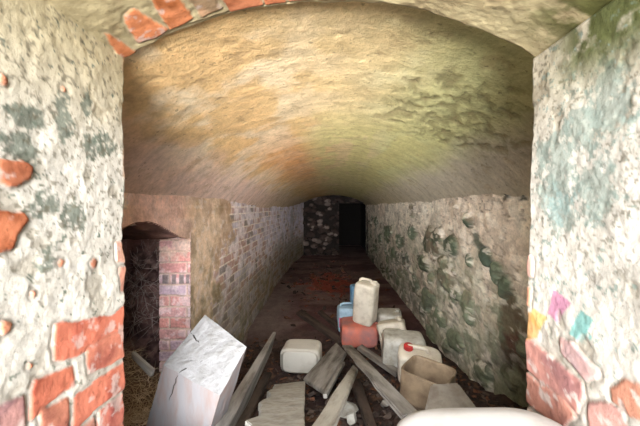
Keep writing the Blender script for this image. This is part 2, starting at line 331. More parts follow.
# ---- left wall: worn whitewashed brick with an arched niche opening
def bricks(a, z, seed=0, L=.25, H=.075):
    c = np.floor(z/H); off = (c % 2)*.5*L
    fz = z/H-c; b = np.floor((a+off)/L); fa = (a+off)/L-b
    dj = np.minimum(np.minimum(fa, 1-fa)*L, np.minimum(fz, 1-fz)*H)
    rid = _h((b+500).astype(np.int64), (c+500).astype(np.int64), np.zeros(np.shape(b), np.int64), seed)
    return dj, rid
NY0, NY1 = 1.30, 2.17
def build_left():
    ys = np.concatenate([np.linspace(.80, NY0, 12), np.linspace(NY0, NY1, 75)[1:], ygeo(NY1, 10.3, .009, 1.0085)[1:]])
    zs = np.linspace(-1.62, .16, 250)
    Y, Z = np.meshgrid(ys, zs, indexing='ij'); X = np.full(Y.shape, XL)
    X = X-.10*np.sin(np.clip((Y-2.2)/8, 0, 1)*math.pi)*.6+.14*ss(8.2, 10.2, Y)
    f1 = fbm(0, Y*1.2, Z*1.5, 201, 4); f2 = fbm(0, Y*6, Z*7, 202, 4); f3 = fbm(0, Y*24, Z*24, 203, 3)
    dj, rid = bricks(Y+(f3-.5)*.02, Z+(f2-.5)*.012, 5)
    bc = mixc(mixc(np.zeros(X.shape+(3,))+lin((150, 122, 112)), lin((134, 124, 132)), ss(.3, .7, rid)), lin((176, 168, 176)), ss(.55, .9, rid))
    bc = mixc(bc, lin((92, 80, 62)), ss(.86, .93, rid)*.8)
    mort = lin((190, 178, 164)); onb = ss(.004, .010, dj)
    col = bc*onb[..., None]+mort*(1-onb[..., None])
    wsh = ss(.44, .62, fbm(1, Y*7, Z*10, 251, 5)); col = mixc(col, lin((186, 178, 180)), wsh*.75)
    # plaster skin: near and high; worn whitewash beyond
    skin = ss(.42, .58, .55*ss(3.4, 2.3, Y)+.35*ss(-.75, -.1, Z)+(f2-.5)*.9+(f1-.5)*.6)
    pc = mixc(np.zeros(X.shape+(3,))+lin((174, 150, 122)), lin((142, 116, 90)), ss(.4, .65, f2)); pc = mixc(pc, lin((184, 172, 160)), ss(.55, .7, f3)*.5)
    pc = mixc(pc, lin((196, 158, 148)), ss(2.3, 1.9, Y)*ss(-.35, -.1, Z)*.7)
    col = col*(1-skin[..., None]*.85)+pc*skin[..., None]*.85
    lime = ss(3.6, 7.0, Y)*ss(-1.2, -.4, Z); col = mixc(col, lin((196, 192, 208)), lime*.8*ss(.3, .6, f2))
    lowd = ss(-.62, -1.2, Z+(f2-.5)*.5); col = mixc(col, lin((92, 84, 62)), lowd*.6)
    alg = ss(.48, .62, f1+.25*ss(-.5, -1.1, Z)-.1)*ss(.4, .6, f2); col = mixc(col, lin((92, 90, 60)), alg*.5)
    h = (f1-.5)*.05+(f2-.5)*.014+(f3-.5)*.006+onb*.006*(1-skin)+skin*.007
    nearfix = ss(NY1, NY1+.8, Y)+ss(NY0, NY0-.1, Y); h = h*np.clip(nearfix, .12, 1); h = np.where(nearfix < 1, h+.02*(f1-.5), h)
    P = np.stack([X+h, Y, Z], -1); col = col*1.5
    yc = (Y[:-1, :-1]+Y[1:, 1:])/2; zc = (Z[:-1, :-1]+Z[1:, 1:])/2
    top = -.075-.14*ss(1.62, NY1, yc)-.06*ss(1.62, NY0, yc)
    keep = ~((yc > NY0) & (yc < NY1) & (zc < top))
    o = grid_obj('wall_left', P, col, M_in, keep=keep, flip=True)
    tag(o, 'left cellar wall of worn whitewashed brick with arched niche', kind='structure')
    # arch soffit of the niche opening: strip from wall plane back into the thickness
    yy = np.linspace(NY0, NY1, 60); uu = np.linspace(-.004, .62, 30)
    A, U = np.meshgrid(yy, uu, indexing='ij'); tz = -.072-.14*ss(1.62, NY1, A)-.06*ss(1.62, NY0, A)
    n = fbm(A*14, U*14, 0, 220, 3)
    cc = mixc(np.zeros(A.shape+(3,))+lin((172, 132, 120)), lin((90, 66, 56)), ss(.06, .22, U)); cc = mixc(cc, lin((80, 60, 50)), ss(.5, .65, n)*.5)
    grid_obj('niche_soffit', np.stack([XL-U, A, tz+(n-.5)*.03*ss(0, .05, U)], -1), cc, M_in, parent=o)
    # brick reveal that faces the entrance
    xs = np.linspace(XL-.205, XL+.006, 60); zs = np.linspace(-1.45, -.17, 330)
    X2, Z2 = np.meshgrid(xs, zs, indexing='ij')
    f2 = fbm(X2*20, 0, Z2*20, 231, 4); f3 = fbm(X2*60, 0, Z2*60, 232, 3)
    dj, rid = bricks(X2+.03+(f3-.5)*.006, Z2+(f2-.5)*.008, 9, L=.235)
    ccr = np.floor(Z2/.075)
    base = mixc(np.zeros(X2.shape+(3,))+lin((188, 132, 132)), lin((172, 150, 170)), ss(.3, .6, rid)); base = mixc(base, lin((200, 178, 178)), ss(.7, .9, rid))
    base = mixc(base, lin((190, 112, 104)), (vnoise(0, 0, ccr*3.3, 6) > .62)*.8)
    base = mixc(base, lin((214, 200, 204)), ss(.52, .66, f2)*.6)
    onb = ss(.003, .009, dj); c = base*onb[..., None]+lin((176, 152, 138))*(1-onb[..., None])
    c = mixc(c, lin((200, 172, 152)), ss(-.42, -.28, Z2)*ss(.35, .5, f2)*.8)
    for (x0, x1) in ((-1.135, -1.085), (-1.072, -1.04), (-1.02, -.985), (-.975, -.95)):     # black brushed blocks on one course
        q = ss(-.002, .004, np.minimum(np.minimum(X2-x0, x1-X2), np.minimum(Z2+.525, -.455-Z2))+(f3-.5)*.008)*onb; c = mixc(c, lin((44, 46, 58)), q*.9)
    c = mixc(c, lin((184, 164, 156)), .32); c = c*1.45
    hh = onb*.012+(f2-.5)*.012+(f3-.5)*.004
    grid_obj('niche_brickwork', np.stack([X2, NY1-hh+.006, Z2], -1), c, M_in, parent=o, flip=False)
    # earthen recess behind the opening
    bmp = []
    def sheet(nm, P0, U_, V_, nu, nv, seed):
        a = np.linspace(0, 1, nu); b = np.linspace(0, 1, nv); A, B = np.meshgrid(a, b, indexing='ij')
        P = np.array(P0)+A[..., None]*np.array(U_)+B[..., None]*np.array(V_)
        nrm = np.cross(U_, V_); nrm = nrm/np.linalg.norm(nrm)
        k = fbm(P[..., 0]*9, P[..., 1]*9, P[..., 2]*9, seed, 5); P = P+nrm*((k-.5)*.16)[..., None]
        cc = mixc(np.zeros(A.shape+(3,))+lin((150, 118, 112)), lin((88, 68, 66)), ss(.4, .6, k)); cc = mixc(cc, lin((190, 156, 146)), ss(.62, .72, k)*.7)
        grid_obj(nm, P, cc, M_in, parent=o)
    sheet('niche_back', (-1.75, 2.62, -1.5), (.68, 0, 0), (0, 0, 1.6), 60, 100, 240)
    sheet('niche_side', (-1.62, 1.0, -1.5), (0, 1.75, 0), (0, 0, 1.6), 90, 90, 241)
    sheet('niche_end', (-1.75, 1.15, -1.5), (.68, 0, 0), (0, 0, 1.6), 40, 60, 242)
    sheet('niche_roof', (-1.75, 1.05, .02), (.56, 0, 0), (0, 1.7, 0), 40, 60, 243)
    return o
wall_left = build_left()

# ---- right wall: mortar with embedded boulders
ST = [(3.573, -.391, .40, .20), (3.145, -.718, .294, .187), (3.755, -1.091, .289, .117), (2.629, -.115, .097, .058), (3.041, -.39, .159, .105), (5.257, -.575, .319, .115), (6.456, -.525, .359, .161), (4.488, -.337, .23, .112), (2.667, -.833, .142, .117), (2.61, -.424, .076, .049), (4.488, -.056, .17, .098), (2.329, -.357, .076, .066), (2.19, -.431, .082, .075), (2.067, -.51, .073, .078), (4.0, -.688, .23, .1), (3.345, -1.16, .193, .094), (4.907, -.843, .276, .123), (5.841, -.876, .292, .128), (4.329, -1.055, .271, .122), (2.944, -1.224, .201, .092), (7.36, -.759, .307, .138), (8.0, -.375, .364, .125)]
def build_right():
    ys = ygeo(.80, 10.3, .012, 1.0085); zs = np.linspace(-1.62, .22, 300)
    Y, Z = np.meshgrid(ys, zs, indexing='ij'); X = np.full(Y.shape, XR)
    f1 = fbm(9, Y*1.3, Z*1.6, 301, 4); f2 = fbm(9, Y*5, Z*6, 302, 5); f3 = fbm(9, Y*22, Z*22, 303, 4)
    col = mixc(np.zeros(X.shape+(3,))+lin((190, 184, 172)), lin((156, 150, 138)), ss(.4, .62, f2)); col = mixc(col, lin((206, 194, 180)), ss(.52, .66, f3)*.5)
    col = mixc(col, lin((182, 160, 144)), ss(.5, .62, f1)*.35)
    h = (f1-.5)*.06+(f2-.5)*.035+(f3-.5)*.014
    rs = list(ST); rnd = random.Random(3)
    for q in range(95):
        y = 1.7+8.2*rnd.random()**1.2; z = -1.5+1.2*rnd.random()**1.3; r = .05+.09*rnd.random()
        if all(math.hypot((y-a)/(c+r), (z-b)/(d+r)) > .95 for a, b, c, d in rs): rs.append((y, z, r*1.2, r*.85))
    wy = (f2-.5)*.40; wz2 = (fbm(5, Y*7, Z*7, 309, 4)-.5)*.26
    for q, (a, b, c, d) in enumerate(rs):
        r = np.hypot((Y+wy*min(1, c*4)-a)/c, (Z+wz2*min(1, d*6)-b)/d)
        mk = ss(1.06, .92, r); k = rnd.random()
        sc = mixc(np.zeros(X.shape+(3,))+lin((88, 102, 86) if k < .55 else ((72, 78, 70) if k < .8 else (112, 102, 88))), lin((58, 66, 54)), ss(.4, .62, f2)); sc = mixc(sc, lin((130, 140, 118)), ss(.55, .68, f3)*.45)
        ed = ss(1.25, 1.05, r)*(1-mk); col = mixc(col, lin((104, 98, 82)), ed*.4)
        col = col*(1-mk[..., None])+sc*mk[..., None]
        h = h-ed*.014+mk*(np.sqrt(np.clip(1.1-r*r, 0, 1))*.045-.012)
    # dark seepage streaks and the rust brown area by the entrance
    dd = np.abs(Z+.287+.725*(2.42-Y)); sk = ss(.085, .04, dd+(f2-.5)*.09)*ss(1.88, 1.98, Y)*ss(2.6, 2.48, Y); col = mixc(col, lin((58, 70, 62)), sk*.85)
    rb = ss(.40, .6, ss(1.3, .3, np.hypot((Y-2.00)/.24, (Z+.80)/.30))+(f2-.5)*.9); col = mixc(col, lin((74, 44, 38)), rb*.95)
    bl = ss(.35, .6, ss(1.3, .2, np.hypot((Y-2.02)/.20, (Z-.07)/.05))*.8+(f3-.5)*1.2); col = mixc(col, lin((56, 62, 60)), bl*.9)
    low = ss(-.60, -1.3, Z+(f2-.5)*.9); col = mixc(col, lin((92, 90, 74)), low*.55); crk = ss(.035, .0, np.abs(fbm(7, Y*7, Z*8, 340, 4)-.5)); col = mixc(col, lin((84, 74, 62)), crk*.6); h = h-crk*.006; ptc = ss(.54, .60, fbm(7, Y*13, Z*14, 344, 5)); col = mixc(col, lin((92, 98, 84)), ptc*ss(.0, -.9, Z)*.65); h = h+ptc*.006; wh = ss(.57, .62, fbm(7, Y*10, Z*16, 349, 5)); col = mixc(col, lin((206, 198, 186)), wh*.6)
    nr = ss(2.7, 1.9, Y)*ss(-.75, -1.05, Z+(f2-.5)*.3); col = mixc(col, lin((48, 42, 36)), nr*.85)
    mo = ss(.5, .62, fbm(3, Y*3, Z*4, 333, 4))*ss(-.1, -.6, Z); col = mixc(col, lin((112, 124, 98)), mo*.3)
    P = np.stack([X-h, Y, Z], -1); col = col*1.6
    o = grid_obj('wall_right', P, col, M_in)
    tag(o, 'right cellar wall of mortar and green mossy boulders', kind='structure')
build_right()

# ---- back wall of rubble with a dark doorway at its right
def build_back():
    xs = np.linspace(-1.3, 1.4, 160); zs = np.linspace(-1.6, .62, 130)
    X, Z = np.meshgrid(xs, zs, indexing='ij')
    f1 = fbm(X*3, 4, Z*3, 401, 4); f2 = fbm(X*11, 4, Z*11, 402, 4)
    best = np.full(X.shape, 9.); bid = np.zeros(X.shape)
    rnd = random.Random(5)
    for q in range(320):
        a, b, r = rnd.uniform(-1.3, 1.4), rnd.uniform(-1.6, .6), rnd.uniform(.5, 1.1)
        d = np.hypot((X+(f2-.5)*.1-a)*1.0, (Z-b)*1.5)/r; u = d < best; best = np.where(u, d, best); bid = np.where(u, rnd.random(), bid)
    st = ss(.12, .07, best)
    c1 = mixc(np.zeros(X.shape+(3,))+lin((64, 52, 48)), lin((132, 118, 112)), ss(.65, .95, bid)); col = mixc(np.zeros(X.shape+(3,))+lin((40, 34, 32)), np.array([0, 0, 0]), 0*st); col = col*(1-st[..., None])+c1*st[..., None]
    Y = 9.9-st*.09-(f1-.5)*.15
    xc = (X[:-1, :-1]+X[1:, 1:])/2; zc = (Z[:-1, :-1]+Z[1:, 1:])/2
    keep = ~((xc > .28) & (xc < 1.12) & (zc < .12))
    o = grid_obj('wall_back', np.stack([X, Y, Z], -1), col, M_in, keep=keep, flip=False)
    tag(o, 'far end wall of rubble stone with dark doorway', kind='structure')
    a = np.linspace(0, 1, 12)
    def sh(nm, P0, U_, V_):
        A, B = np.meshgrid(a, a, indexing='ij'); P = np.array(P0)+A[..., None]*np.array(U_)+B[..., None]*np.array(V_)
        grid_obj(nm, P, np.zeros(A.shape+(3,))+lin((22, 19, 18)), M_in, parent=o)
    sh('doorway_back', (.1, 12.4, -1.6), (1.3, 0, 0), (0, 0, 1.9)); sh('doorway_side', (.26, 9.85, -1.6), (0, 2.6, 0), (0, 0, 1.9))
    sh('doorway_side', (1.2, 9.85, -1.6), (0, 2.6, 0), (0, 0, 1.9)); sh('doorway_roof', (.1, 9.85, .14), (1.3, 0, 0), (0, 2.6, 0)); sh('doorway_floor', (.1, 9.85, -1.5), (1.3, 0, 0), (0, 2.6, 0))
build_back()

# ---- floor
def floor_height(X, Y):
    f1 = fbm(X*2, Y*2, 0, 501, 4); f2 = fbm(X*8, Y*8, 0, 502, 4); f3 = fbm(X*28, Y*28, 0, 503, 3)
    k = ss(3.6, 2.4, Y)*.7+.3
    return ga(Y)+(f1-.5)*.06*k+(f2-.5)*.06*k+(f3-.5)*.018*k
def build_floor():
    ys = np.concatenate([np.linspace(-.2, .9, 40), ygeo(.9, 12.5, .014, 1.010)[1:]]); xs = np.linspace(-1.75, 1.6, 240)
    X, Y = np.meshgrid(xs, ys, indexing='ij'); Z = floor_height(X, Y)
    Z += .34*ss(-.95, -1.35, X)*ss(2.7, 1.9, Y)*ss(1.0, 1.3, Y)*(Y < 2.9)   # earth heaped in the niche
    f1 = fbm(X*2, Y*2, 0, 511, 4); f2 = fbm(X*8, Y*8, 0, 512, 4)
    col = mixc(np.zeros(X.shape+(3,))+lin((74, 56, 52)), lin((44, 34, 34)), ss(.4, .6, f2))
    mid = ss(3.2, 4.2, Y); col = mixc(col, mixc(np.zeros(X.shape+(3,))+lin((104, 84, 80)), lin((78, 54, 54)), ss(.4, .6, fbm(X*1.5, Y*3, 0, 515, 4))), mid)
    lf = mid*ss(-.35, -.8, X+(f1-.5)*.4)*ss(7.5, 4.5, Y); col = mixc(col, lin((116, 104, 100)), lf*.7)
    red = ss(.5, .8, ss(1.3, .3, np.hypot((X-.0)/.55, (Y-6.3)/1.1))+(f2-.5)*1.6); col = mixc(col, lin((138, 62, 44)), red*.75)
    ch = ss(.60, .68, f2)*ss(3.4, 2.6, Y); col = mixc(col, lin((120, 90, 70)), ch*.6)
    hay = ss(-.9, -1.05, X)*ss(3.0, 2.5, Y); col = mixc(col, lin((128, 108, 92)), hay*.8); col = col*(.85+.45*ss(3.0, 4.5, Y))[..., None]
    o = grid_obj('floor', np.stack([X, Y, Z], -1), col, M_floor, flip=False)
    tag(o, 'dark earthen cellar floor', kind='structure')
build_floor()
# ================= OBJECTS =================
def ray(px, py, y): return Vector(((px-330)/320*y, y, (207-py)/320*y))
def at_ground(px, py, h=0.0):
    k = (207-py)/320
    lo, hi = .3, 9.0
    f = lambda y: k*y-(g(y)+h)
    for _ in range(60):
        m = (lo+hi)/2
        if f(m) > 0: lo = m
        else: hi = m
    return Vector(((px-330)/320*lo, lo, k*lo))

M_wood = mat_plain('weathered_grey_wood', (152, 148, 142), .85, (84, 78, 72), 16, .8, (.12, 1, 1), (.40, .66), bdist=.006)
M_woodpale = mat_plain('pale_limed_wood', (176, 172, 162), .85, (128, 120, 106), 18, .8, (.14, 1, 1), (.45, .7), bdist=.006)
M_wooddark = mat_plain('dark_damp_wood', (92, 78, 70), .8, (48, 40, 36), 16, .7, (.15, 1, 1))
M_lime = mat_plain('limewashed_post', (124, 124, 125), .9, (100, 99, 96), 26, 1.0, (1, 1, 1), (.45, .75), bdist=.012)
M_limeside = mat_plain('limewashed_side', (118, 116, 118), .9, (118, 98, 90), 22, .9, (1, 1, .25), (.42, .72))
M_conc = mat_plain('pale_slab', (170, 168, 160), .9, (136, 130, 120), 22, .9, (1, 1, 1), (.4, .7))
M_canwhite = mat_plain('dirty_white_plastic', (214, 206, 190), .45, (158, 146, 126), 9, .15, thr=(.45, .8))
M_cangrey = mat_plain('greyish_white_plastic', (196, 194, 186), .5, (140, 134, 120), 11, .15, thr=(.42, .72))
M_panel = mat_plain('grimy_panel', (132, 126, 116), .6, (108, 98, 88), 12, .2)
M_canblue = mat_plain('pale_blue_plastic', (176, 206, 224), .45, (140, 166, 186), 8, .1)
M_blue = mat_plain('blue_plastic', (132, 172, 200), .45, (70, 120, 160), 8, .1)
M_canred = mat_plain('faded_red_plastic', (208, 118, 98), .5, (158, 110, 106), 6, .15, thr=(.38, .62))
M_cantan = mat_plain('brown_stained_plastic', (134, 116, 94), .5, (82, 66, 52), 8, .15, thr=(.4, .7))
M_red = mat_plain('red_cap_plastic', (186, 52, 48), .45, (140, 40, 38), 20, .1)
M_pink = mat_plain('pink_label', (222, 120, 150), .6, (200, 100, 130), 30, .05)
M_dark = mat_plain('dark_hollow', (40, 34, 30), .9, (28, 24, 22), 20, .1)
M_tub = mat_plain('grubby_white_plastic', (176, 172, 168), .5, (146, 138, 128), 6, .2, thr=(.45, .75))
M_foam = mat_plain('white_container_plastic', (190, 186, 176), .5, (160, 152, 140), 6, .15, thr=(.5, .8))

# ---- plastic canisters
def se_ring(bm, w, d, z, n=40, e=5.0, ox=0, oy=0):
    vs = []
    for k in range(n):
        t = 2*math.pi*(k+.5)/n; c, s = math.cos(t), math.sin(t)
        vs.append(bm.verts.new((ox+math.copysign(abs(c)**(2/e), c)*w/2, oy+math.copysign(abs(s)**(2/e), s)*d/2, z)))
    return vs
def bridge(bm, a, b):
    n = len(a)
    for k in range(n): bm.faces.new([a[k], a[(k+1) % n], b[(k+1) % n], b[k]])
def can_body(w, d, h, ribs=1, e=5.0, dent=0.0, seed=0, open_top=False):
    bm = bmesh.new(); r = min(w, d)*.14; rings = []
    prof = [(0, .80), (.004, .90)]
    for k in range(1, 5): a = k/4*math.pi/2; prof.append((r*(1-math.cos(a)), None if False else 1-(1-math.sin(a))*r*2/ min(w, d)))
    zz = np.linspace(r*1.2, h-r*1.3, 15)
    for z in zz:
        q = 1.0
        for j in range(ribs):
            zc = h*(j+1)/(ribs+1); q -= .028*math.exp(-((z-zc)/(h*.03))**2)
        prof.append((z, q))
    if not open_top:
        for k in range(1, 6): a = k/5*math.pi/2; prof.append((h-r+r*math.sin(a), 1-(1-math.cos(a))*r*2/min(w, d)))
        prof.append((h+.002, .55))
    else:
        prof.append((h-.006, 1.0)); prof.append((h, 1.0)); prof.append((h, .94)); prof.append((h-.01, .925)); prof.append((h*.5, .925)); prof.append((.02, .92)); prof.append((.018, .6))
    rnd = random.Random(seed)
    for z, q in prof: rings.append(se_ring(bm, w*q, d*q, z, 40, e))
    for a, b in zip(rings[:-1], rings[1:]): bridge(bm, a, b)
    bm.faces.new(rings[0][::-1]); bm.faces.new(rings[-1])
    if dent:
        for v in bm.verts:
            n = fbm(v.co.x*7+seed, v.co.y*7, v.co.z*7, 600+seed, 2)-.5
            v.co += Vector((v.co.x, v.co.y, 0)).normalized()*float(n)*dent if v.co.xy.length > 1e-4 else Vector()
    return bm
def canister(name, label, cat, mat, w, d, h, loc, rot, ribs=1, handle=True, cap=None, neck_open=False, dent=.03, seed=0, lying=None, group='plastic canisters heaped along the right wall', capx=.32):
    t = empty(name, loc, rot); tag(t, label, cat, group)
    off = Matrix.Identity(4)
    if lying == 'side': off = Matrix.Translation((0, 0, w/2)) @ Matrix.Rotation(math.pi/2, 4, 'Y') @ Matrix.Translation((0, 0, -h/2))       # neck towards +x
    if lying == 'back': off = Matrix.Translation((0, 0, d/2)) @ Matrix.Rotation(math.pi/2, 4, 'X') @ Matrix.Translation((0, 0, -h/2))       # neck towards -y (viewer)
    if lying == 'front': off = Matrix.Translation((0, 0, d/2)) @ Matrix.Rotation(-math.pi/2, 4, 'X') @ Matrix.Translation((0, 0, -h/2))
    bm = can_body(w, d, h, ribs, dent=dent, seed=seed); bm.transform(off); mesh_obj('body', bm, mat, t, True)
    if handle:
        bm = bmesh.new(); l = w*.26; hh = h+.032
        tube(bm, [(-l-.015-w*.06, 0, h-.01), (-l-.01-w*.06, 0, h+.022), (-l*.8-w*.06, 0, hh), (l*.45, 0, hh), (l*.7, 0, h+.02), (l*.75, 0, h-.01)], .014, 8)
        bm.transform(off); mesh_obj('handle', bm, mat, t, True)
    bm = bmesh.new(); nx = w*capx; rr = [(.028, -.01), (.028, .02), (.031, .022), (.031, .028)]
    rs = [se_ring(bm, a*2, a*2, h+b, 20, 2, nx, 0) for a, b in rr]
    rs += [se_ring(bm, .044, .044, h+.028, 20, 2, nx, 0), se_ring(bm, .042, .042, h-.005, 20, 2, nx, 0)]
    for a, b in zip(rs[:-1], rs[1:]): bridge(bm, a, b)
    bm.faces.new(rs[-1]); bm.transform(off); mesh_obj('neck', bm, mat, t, True)
    if cap:
        bm = bmesh.new(); rs = []
        for a, b in ((.036, .006), (.037, .010), (.037, .034), (.033, .040), (.010, .041)): 
            v = se_ring(bm, a*2, a*2, h+b, 28, 2, nx, 0)
            if a > .034:
                for k in range(0, 28, 2): v[k].co.x = nx+(v[k].co.x-nx)*.94; v[k].co.y *= .94
            rs.append(v)
        for a, b in zip(rs[:-1], rs[1:]): bridge(bm, a, b)
        bm.faces.new(rs[-1]); bm.faces.new(rs[0][::-1]); bm.transform(off); c = mesh_obj('cap', bm, cap, t, True); c['label'] = 'red screw cap' if cap is M_red else 'dark screw cap'
    return t
R = math.radians
FL = -1.475
red = canister('jerrycan', 'faded red plastic canister lying under the upright white one', 'jerrycan', M_canred, .235, .37, .38, (.31, 3.50, g(3.4)), (0, 0, R(2)), ribs=1, lying='side', seed=1, handle=True, dent=.05)
canister('jerrycan', 'tall off-white canister standing on the red canister', 'jerrycan', M_canwhite, .235, .20, .44, (.37, 3.46, g(3.4)+.24), (R(4), R(7), R(-28)), ribs=0, seed=2, dent=.03)
bl = canister('jerrycan', 'pale blue-white canister with a pink label behind the red one', 'jerrycan', M_canblue, .30, .24, .29, (.24, 3.86, g(3.8)), (0, 0, R(4)), ribs=0, seed=3)
bm = bmesh.new(); bmesh.ops.create_cube(bm, size=1, matrix=Matrix.Translation((-.125, -.118, .13)) @ Matrix.Diagonal((.035, .012, .11, 1))); bmesh.ops.bevel(bm, geom=bm.edges[:], offset=.003, segments=1); lb = mesh_obj('label_sticker', bm, M_pink, bl); lb['label'] = 'pink sticker'
canister('jerrycan', 'blue canister half hidden behind the tall white canister', 'jerrycan', M_blue, 0.19, .16, .215, (.345, 3.86, g(3.8)+.325), (0, 0, R(6)), ribs=0, seed=4, handle=False, cap=None)
canister('jerrycan', 'grey-white canister standing farthest back by the boulder wall', 'jerrycan', M_cangrey, .28, .30, .30, (.67, 3.62, g(3.5)), (0, 0, R(-6)), ribs=1, seed=5, handle=False)
canister('jerrycan', 'small off-white canister tilted between two bigger white ones', 'jerrycan', M_canwhite, .27, .20, .30, (.66, 3.17, g(3.1)+.02), (R(-6), R(-12), R(-14)), ribs=1, seed=6, handle=False)
canister('jerrycan', 'large greyish white canister lying behind the red-capped one', 'jerrycan', M_cangrey, .28, .30, .36, (.645, 2.87, g(2.72)), (R(2), R(3), R(-6)), ribs=1, seed=7, lying='side', handle=False)
canister('jerrycan', 'translucent white canister with a red screw cap', 'jerrycan', M_canwhite, .31, .22, .25, (.68, 2.48, g(2.42)), (R(10), R(4), R(-16)), ribs=1, seed=8, cap=M_red, capx=-.28)
canister('jerrycan', 'square white canister lying alone among planks in the middle', 'jerrycan', M_foam, .34, .21, .24, (-.245, 2.80, g(2.66)), (0, 0, R(-5)), ribs=1, seed=9, lying='front', handle=False, group=None, dent=.02)
# cut-open tan canister
t = empty('open_canister', (.575, 1.90, g(1.83)-.005), (R(2), R(4), R(-38))); tag(t, 'brown stained canister with its top cut open', 'canister')
bm = can_body(.27, .23, .195, 0, e=7, dent=.02, seed=11, open_top=True); mesh_obj('body', bm, M_cantan, t, True)
bm = bmesh.new(); tube(bm, [(.133*math.copysign(abs(math.cos(a))**(2/6), math.cos(a)), .113*math.copysign(abs(math.sin(a))**(2/6), math.sin(a)), 0.197) for a in np.linspace(0.02, 2*math.pi+.01, 60)], .006, 6); mesh_obj('rim', bm, M_cantan, t, True)

# ---- prism from a top outline and a thickness
def slab(name, pts, thick, mat, label=None, cat=None, group=None, bev=.005, rag=.0, seed=0, parent=None, sub=10, down=None):
    """pts: 4 corners (a0,a1 = one end; b1,b0 = other end) in order round the top face"""
    a0, a1, b1, b0 = [Vector(p) for p in pts]
    nrm = (a1-a0).cross(b0-a0).normalized()
    if nrm.z < 0: nrm = -nrm
    dn = Vector(down).normalized() if down else -nrm
    bm = bmesh.new(); rows = []
    rnd = random.Random(seed); W = 6
    for i in range(sub+1):
        s = i/sub; L_ = a0.lerp(b0, s); R_ = a1.lerp(b1, s); row = []
        jl, jr = rnd.uniform(-rag, rag), rnd.uniform(-rag, rag)*.12
        ax = (R_-L_).normalized(); L2 = L_+ax*jl; R2 = R_+ax*jr
        top = []; bot = []
        for j in range(W):
            p = L2.lerp(R2, j/(W-1)); q = (fbm(p.x*12, p.y*12, p.z*12, 700+seed, 3)-.5)
            top.append(bm.verts.new(p-dn*float(q)*thick*.22)); bot.append(bm.verts.new(p+dn*thick))
        rows.append((top, bot))
    for (t0, b0_), (t1, b1_) in zip(rows[:-1], rows[1:]):
        for j in range(W-1):
            bm.faces.new([t0[j], t0[j+1], t1[j+1], t1[j]]); bm.faces.new([b0_[j], b1_[j], b1_[j+1], b0_[j+1]])
        bm.faces.new([t0[0], t1[0], b1_[0], b0_[0]]); bm.faces.new([t0[-1], b0_[-1], b1_[-1], t1[-1]])
    for (tt, bb) in (rows[0], rows[-1]):
        for j in range(W-1): bm.faces.new([tt[j], bb[j], bb[j+1], tt[j+1]])
    bmesh.ops.recalc_face_normals(bm, faces=bm.faces[:])
    sharp = [e for e in bm.edges if len(e.link_faces) == 2 and e.calc_face_angle(0) > .9]
    bmesh.ops.bevel(bm, geom=sharp, offset=bev, segments=2, affect='EDGES')
    c = sum((v.co for v in bm.verts), Vector())/len(bm.verts)
    ex = ((b0+b1)-(a0+a1)).normalized(); ez = (-dn-ex*(-dn).dot(ex)).normalized(); ey = ez.cross(ex)
    B = Matrix((ex, ey, ez)).transposed(); M4 = Matrix.Translation(c) @ B.to_4x4()
    bm.transform(M4.inverted())
    o = mesh_obj(name, bm, mat, parent); o.matrix_world = M4
    if label: tag(o, label, cat, group)
    return o

# big limewashed post leaning at the left
D_, C_, B_, A_ = ray(163, 365, 1.25), ray(220, 396, 1.10), ray(247, 347, 1.25), ray(205, 315, 1.42)
ax = Vector((-.30, .10, -.95)).normalized()
def post():
    bm = bmesh.new(); n = 9; cs = [D_, C_, B_, A_]
    outline = []
    for k in range(4):
        for j in range(n): outline.append(cs[k].lerp(cs[(k+1) % 4], j/n))
    rings = []; ln = [0, .03, .08, .15, .25, .36, .5, .56]; cen = sum(cs, Vector())/4
    for s in ln:
        rr = []
        for p in outline:
            q = p+ax*s; nz = float(fbm(q.x*14, q.y*14, q.z*14, 811, 4)-.5); out = (p-cen).normalized()
            rr.append(bm.verts.new(q+out*nz*.012))
        rings.append(rr)
    for a, b in zip(rings[:-1], rings[1:]): bridge(bm, a, b)
    bm.faces.new(rings[-1])
    inner = rings[0]
    for f in (.8, .6, .4, .2):
        rr = []
        for p in outline:
            q = cen.lerp(p, f); nz = float(fbm(q.x*16, q.y*16, q.z*16, 815, 4)-.5); rr.append(bm.verts.new(q-ax*nz*.016-ax*.004))
        bridge(bm, inner, rr); inner = rr
    bm.faces.new(inner)
    bmesh.ops.recalc_face_normals(bm, faces=bm.faces[:])
    bmesh.ops.translate(bm, verts=bm.verts[:], vec=-cen)
    me = bpy.data.meshes.new('limewashed_post'); bm.to_mesh(me); bm.free()
    me.materials.append(M_lime); me.materials.append(M_limeside)
    for p in me.polygons:
        if p.normal.dot(ax) > -.35: p.material_index = 1
    o = bpy.data.objects.new('wooden_post', me); C.objects.link(o); o.location = cen
    tag(o, 'thick whitewashed square post with cracked end leaning by the niche', 'post')
    # drying cracks in the end face
    bm = bmesh.new()
    def crack(p0, p1, w_):
        pts = [p0.lerp(p1, q/7)+Vector((random.uniform(-.004, .004), 0, random.uniform(-.004, .004)))-ax*.003-cen for q in range(8)]
        tube(bm, pts, [w_*.3, w_*.8, w_, w_, w_*.9, w_*.8, w_*.5, w_*.2], 5)
    cr = lambda u, v: D_.lerp(C_, u).lerp(A_.lerp(B_, u), v)
    crack(cr(.02, .62), cr(.28, .55), .003); ck = mesh_obj('crack', bm, M_dark, o); ck['label'] = 'short crack in the cut end'; bm = bmesh.new()
    crack(cr(.50, .32), cr(.30, .0), .003)
    crack2 = mesh_obj('crack', bm, M_dark, o); crack2['label'] = 'long crack running to the edge'; bm = bmesh.new()
    crack(cr(.30, .0)+ax*.004+Vector((0, -.004, 0)), D_.lerp(C_, .28)+ax*.12+Vector((0, -.006, 0)), .0016)
    c = mesh_obj('crack', bm, M_dark, o); c['label'] = 'dark drying crack'
post()

